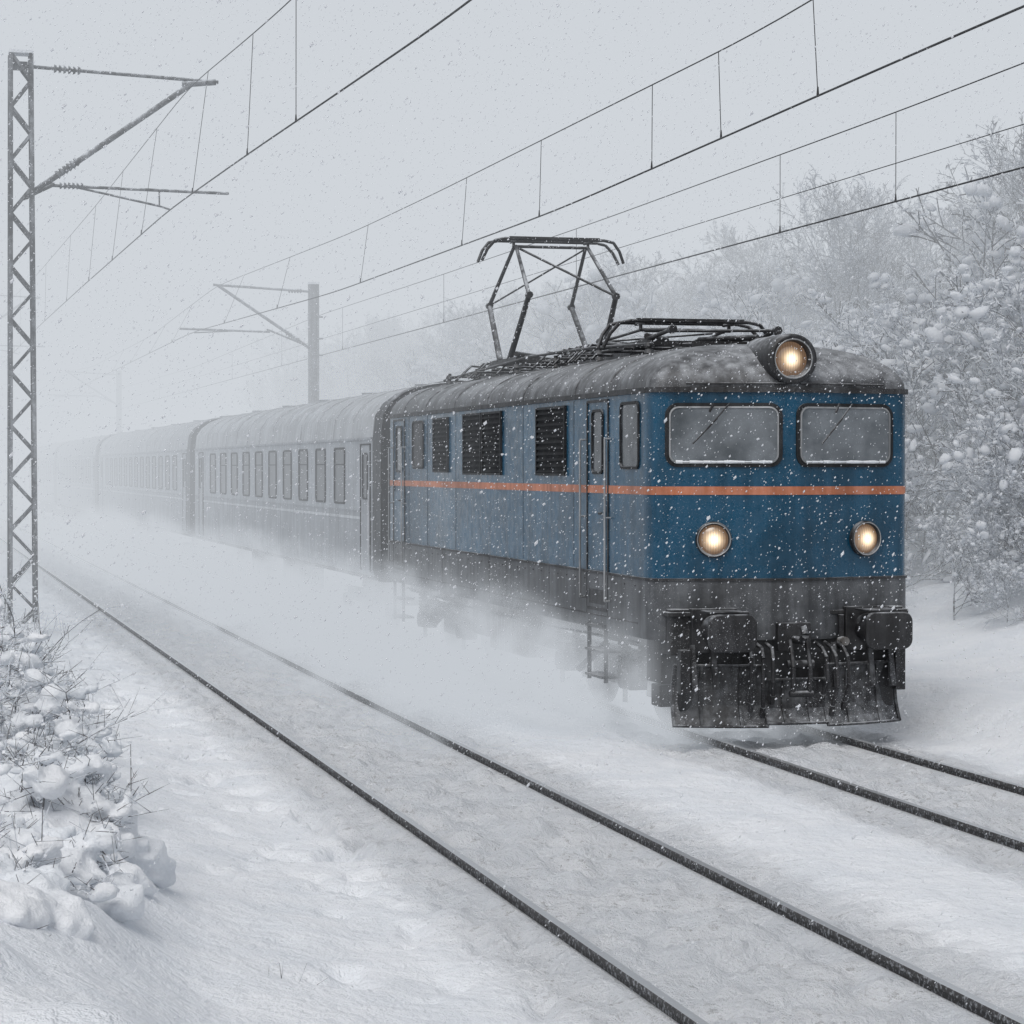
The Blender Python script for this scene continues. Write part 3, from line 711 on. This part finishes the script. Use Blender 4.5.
def snow_bush(loc,rad,h,n,seed,lump=.13,vox=.03,ground_lumps=.8,tr=1.0):
    R=random.Random(seed); e=empty('snow_laden_bush',loc)
    tw=MB(); sn=MB()
    def blob(p,r,sq=.7,el=1.0):
        a=R.random()*6.28; ca,sa=math.cos(a),math.sin(a); tl=R.gauss(0,.3)
        sn.add([p+Vector(((v.x*el*ca-v.y*sa)*r,(v.x*el*sa+v.y*ca)*r,(v.z*sq+v.x*tl)*r)) for v in IV],IF,0,True)
    for i in range(n):
        a=R.random()*6.28; el=R.uniform(.15,1.35); ln=R.uniform(.6,1.1)
        d=Vector((math.cos(a)*math.cos(el),math.sin(a)*math.cos(el),math.sin(el)))
        p=Vector((R.gauss(0,.25)*rad,R.gauss(0,.25)*rad,-.1)); tgt=Vector((d.x*rad,d.y*rad,d.z*h))*ln
        pts=[p]; S=6
        for s_ in range(1,S+1):
            q=p+tgt*s_/S+Vector((R.gauss(0,.04),R.gauss(0,.04),-.12*h*(s_/S)**2+R.gauss(0,.03))); pts.append(q)
            tw.tube(pts[-2],q,.012*(1-.1*s_),.012*(1-.1*(s_+1)),4,0,False)
            if s_>=2:
                for _ in range(3):
                    dd=Vector((R.gauss(0,1),R.gauss(0,1),R.gauss(.4,.7))).normalized()*R.uniform(.12,.40)
                    tw.tube(q,q+dd,.0045*tr,.0022*tr,3,0,False); tw.tube(q+dd*.6,q+dd*.6+Vector((R.gauss(0,.08),R.gauss(0,.08),R.gauss(.05,.06))),.003,.002,3,0,False)
                    for _q in range(5):
                        w_=q+dd*R.uniform(.1,1); s2=R.uniform(.010,.028); u_=Vector((R.gauss(0,1),R.gauss(0,1),R.gauss(0,.5))).normalized()*s2; v_=Vector((R.gauss(0,1),R.gauss(0,1),R.gauss(0,1))).normalized()*s2
                        tw.add([w_,w_+u_,w_+u_+v_,w_+v_],[(0,1,2,3)],1)
                if R.random()<.7: blob(q+Vector((R.gauss(0,.03),R.gauss(0,.03),.03)),lump*R.uniform(.3,1.1)*(1.1-.08*s_),R.uniform(.5,.8),R.uniform(1,1.8))
                if R.random()<.7: blob(q+Vector((R.gauss(0,.1),R.gauss(0,.1),.02)),lump*R.uniform(.15,.5),.7,R.uniform(1,2))
    # heaped snow that follows the real ground under the bush
    base=float(ground_h(loc[0],loc[1]))
    for i in range(int(n*ground_lumps)):
        a=R.random()*6.28; rr=rad*R.random()**.5*1.05; px_,py_=rr*math.cos(a),rr*math.sin(a)
        gz=float(ground_h(loc[0]+px_,loc[1]+py_))-loc[2]
        blob(Vector((px_,py_,gz+R.uniform(-.05,.28)*h*max(0,1-rr/rad))),lump*R.uniform(.9,1.7),.62,R.uniform(1,1.5))
    tw.obj('twigs',[M['bark'],M['tuftw']],e)
    o=sn.obj('snow_load',[M['snow']],e)
    m=o.modifiers.new('merge','REMESH'); m.mode='VOXEL'; m.voxel_size=vox; m.use_smooth_shade=True
    tx=bpy.data.textures.new('snow_lumps','CLOUDS'); tx.noise_scale=.10; tx.noise_depth=3
    dm=o.modifiers.new('lumps','DISPLACE'); dm.texture=tx; dm.strength=.07; dm.mid_level=.5
    sm=o.modifiers.new('smooth','SMOOTH'); sm.factor=.5; sm.iterations=1
    return e
def gl(x,y,dz=0): return (x,y,float(ground_h(x,y))+dz)
for x,y,r,h,n,s in ((.85,16.6,.85,.85,60,1),(.5,18.0,.95,1.2,75,2),(.42,14.9,.75,.42,50,3),(.25,13.6,.6,.3,34,11),(.6,20.2,.95,1.4,70,4),(.5,22.6,.95,1.5,66,5),(.95,25.2,.75,1.25,45,7),(1.3,33,.7,1.0,30,6),(1.1,28.4,.75,1.2,38,8)):
    snow_bush(gl(x,y,-.14),r,h,n,s,.17,.026,1.1)
def bare_bush(loc,h,n,seed):
    R=random.Random(seed); b=MB()
    for i in range(n):
        p=Vector((R.gauss(0,.15),R.gauss(0,.15),0)); d=Vector((R.gauss(0,.5),R.gauss(0,.5),1)).normalized(); r=.009
        for s_ in range(7):
            q=p+d*h/7*R.uniform(.7,1.2); b.tube(p,q,r,r*.85,4,0,False)
            if s_>1:
                for _ in range(2):
                    dd=(d+Vector((R.gauss(0,.8),R.gauss(0,.8),R.gauss(0,.5)))).normalized()*h*R.uniform(.08,.25)
                    b.tube(q,q+dd,r*.5,r*.25,3,0,False)
                    for _ in range(7):
                        w=q+dd*R.random(); s2=R.uniform(.010,.030); u=Vector((R.gauss(0,1),R.gauss(0,1),R.gauss(0,.5))).normalized()*s2; v=Vector((R.gauss(0,1),R.gauss(0,1),R.gauss(0,1))).normalized()*s2
                        b.add([w,w+u,w+u+v,w+v],[(0,1,2,3)],1)
            p=q; r*=.85; d=(d+Vector((R.gauss(0,.2),R.gauss(0,.2),0))).normalized()
    return b.obj('bare_bush',[M['bark'],M['tuftw']],None,0,loc)
for x,y,h,n,s in ((.85,27.2,1.6,16,1),(.65,24.0,1.7,16,2),(.8,21.4,1.2,12,3),(1.25,18.2,.6,7,5),(1.55,34,1.3,14,6),(.5,17.2,1.0,8,8),(1.3,30.5,1.2,12,10)):
    bare_bush(gl(x,y,-.05),h,n,s)

# a few dry stalks poking through the snow
b=MB(); R=random.Random(12)
for cx_,cy_ in ((2.3,14.4),):
    for _ in range(6):
        x_=cx_+R.gauss(0,.10); y_=cy_+R.gauss(0,.15); z_=float(ground_h(x_,y_))-.02; h_=R.uniform(.05,.14)
        b.tube((x_,y_,z_),(x_+R.gauss(0,.04),y_+R.gauss(0,.03),z_+h_),.0025,.0012,3,0,False)
b.obj('dry_grass',[M['bark']])

# ---------------------------------------------------------------- falling snow (one object)
N=80000
yy=9+32*rng.random(N)
px=yy*np.tan(rng.uniform(-.04,.52,N))+rng.uniform(-1.0,1.0,N); zz=rng.uniform(-.1,10.5,N)
sz=rng.uniform(.0018,.0046,N)*(1+.014*yy)
big=rng.random(N)<.06; sz[big]*=2.0
o6=np.array([(1,0,0),(-1,0,0),(0,1,0),(0,-1,0),(0,0,1),(0,0,-1)],float)
fc=np.array([(0,2,4),(2,1,4),(1,3,4),(3,0,4),(2,0,5),(1,2,5),(3,1,5),(0,3,5)])
st=np.ones((N,1,3)); st[:,0,0]=rng.uniform(.8,1.2,N); st[:,0,2]=rng.uniform(.8,1.6,N)
V=np.stack([px,yy,zz],-1)[:,None,:]+o6[None]*sz[:,None,None]*st
V[:,:,0]+=(V[:,:,2]-zz[:,None])*.45
F=(fc[None]+6*np.arange(N)[:,None,None]).reshape(-1,3)
me=bpy.data.meshes.new('falling_snow'); me.vertices.add(N*6); me.vertices.foreach_set('co',V.astype(np.float32).ravel())
me.loops.add(F.size); me.loops.foreach_set('vertex_index',F.ravel().astype(np.int32)); me.polygons.add(len(F))
me.polygons.foreach_set('loop_start',(np.arange(len(F))*3).astype(np.int32)); me.polygons.foreach_set('loop_total',np.full(len(F),3,np.int32))
me.polygons.foreach_set('use_smooth',np.ones(len(F),bool)); me.update(); me.materials.append(M['flake'])
C.objects.link(bpy.data.objects.new('falling_snow',me))

# ---------------------------------------------------------------- fog (side by side banks, denser farther away)
FOG=(.630,.665,.708)
def fogbox(name,a,b,dens):
    k=NT(name+'_volume')
    s=k.n('ShaderNodeVolumeAbsorption'); s.inputs['Color'].default_value=(0,0,0,1); s.inputs['Density'].default_value=dens
    e=k.n('ShaderNodeEmission'); e.inputs[0].default_value=(*FOG,1); e.inputs[1].default_value=dens  # fog gives off its own light, standing in for scattered daylight
    ad=k.n('ShaderNodeAddShader'); k.l(s.outputs[0],ad.inputs[0]); k.l(e.outputs[0],ad.inputs[1]); k.l(ad.outputs[0],k.out.inputs['Volume'])
    m=MB(); m.box(a,b); return m.obj(name,[k.m])
fogbox('fog',(-500,33,-6),(14.5,62,45),.0170)
fogbox('fog',(-500,62.01,-6),(14.5,600,45),.0270)
fogbox('fog',(14.51,31,-6),(500,600,45),.0210)

k=NT('snow_dust_volume')
tc=k.n('ShaderNodeTexCoord').outputs['Object']; sx=k.n('ShaderNodeSeparateXYZ'); k.l(tc,sx.inputs[0])
x,y,z=sx.outputs
mp=k.n('ShaderNodeMapping'); mp.inputs['Scale'].default_value=(1,.5,1.0); k.l(tc,mp.inputs[0])
nz=k.noise(1.1,3,.65,mp.outputs[0])
top=k.math('ADD',k.ramp(x,4.4,7.9,.3,1.05),k.math('MULTIPLY',nz,1.7))
hz=k.math('SUBTRACT',1.0,k.math('DIVIDE',k.math('ADD',z,.2),top),True); hz=k.math('POWER',hz,1.6)
xx_=k.math('MULTIPLY',k.ramp(x,4.8,7.7),k.ramp(x,9.3,11.4,1,0))
yy_=k.ramp(y,25.3,27.2)
fd=k.ramp(y,60,110,1,.4)
d=k.math('MULTIPLY',k.math('MULTIPLY',hz,xx_),k.math('MULTIPLY',yy_,fd))
d=k.math('MULTIPLY',d,k.ramp(nz,.40,.62,.10,1.0)); d=k.math('MULTIPLY',d,2.7)
s=k.n('ShaderNodeVolumeAbsorption'); s.inputs['Color'].default_value=(0,0,0,1); k.l(d,s.inputs['Density'])
e=k.n('ShaderNodeEmission'); e.inputs[0].default_value=(.56,.595,.64,1); k.l(d,e.inputs[1])  # pale glow set into the spray instead of daylight scattering in it
ad=k.n('ShaderNodeAddShader'); k.l(s.outputs[0],ad.inputs[0]); k.l(e.outputs[0],ad.inputs[1]); k.l(ad.outputs[0],k.out.inputs['Volume'])
m=MB(); m.box((4.7,25.2,-.25),(11.4,110,2.4)); m.obj('snow_dust_cloud',[k.m])

# ---------------------------------------------------------------- light
w=bpy.data.worlds.new('World'); scene.world=w; w.use_nodes=True; t=w.node_tree; t.nodes.clear()
sky=t.nodes.new('ShaderNodeTexSky'); sky.sky_type='NISHITA'; sky.sun_disc=False
sky.sun_elevation=math.radians(55); sky.sun_rotation=math.radians(215); sky.air_density=1; sky.dust_density=4
hs=t.nodes.new('ShaderNodeHueSaturation'); hs.inputs['Saturation'].default_value=.30
bg=t.nodes.new('ShaderNodeBackground'); bg.inputs[1].default_value=.102; o=t.nodes.new('ShaderNodeOutputWorld')
t.links.new(sky.outputs[0],hs.inputs['Color']); t.links.new(hs.outputs[0],bg.inputs[0]); t.links.new(bg.outputs[0],o.inputs[0])
sd=bpy.data.lights.new('sun','SUN'); sd.energy=.75; sd.angle=math.radians(40); sd.color=(1,.98,.95)
so=bpy.data.objects.new('sun',sd); C.objects.link(so)
az=math.radians(215); el=math.radians(55)
dirv=Vector((math.sin(az)*math.cos(el),math.cos(az)*math.cos(el),math.sin(el)))
so.rotation_euler=dirv.to_track_quat('Z','Y').to_euler()

# ---------------------------------------------------------------- camera
cd=bpy.data.cameras.new('camera'); cd.sensor_width=36; cd.lens=36*2400/1024; cd.clip_end=3000
co=bpy.data.objects.new('camera',cd); C.objects.link(co); co.location=(0,0,3.1)
th=math.atan(612/2400); pt=math.atan(44/2400)
co.rotation_euler=(math.pi/2-pt,0,-th); scene.camera=co
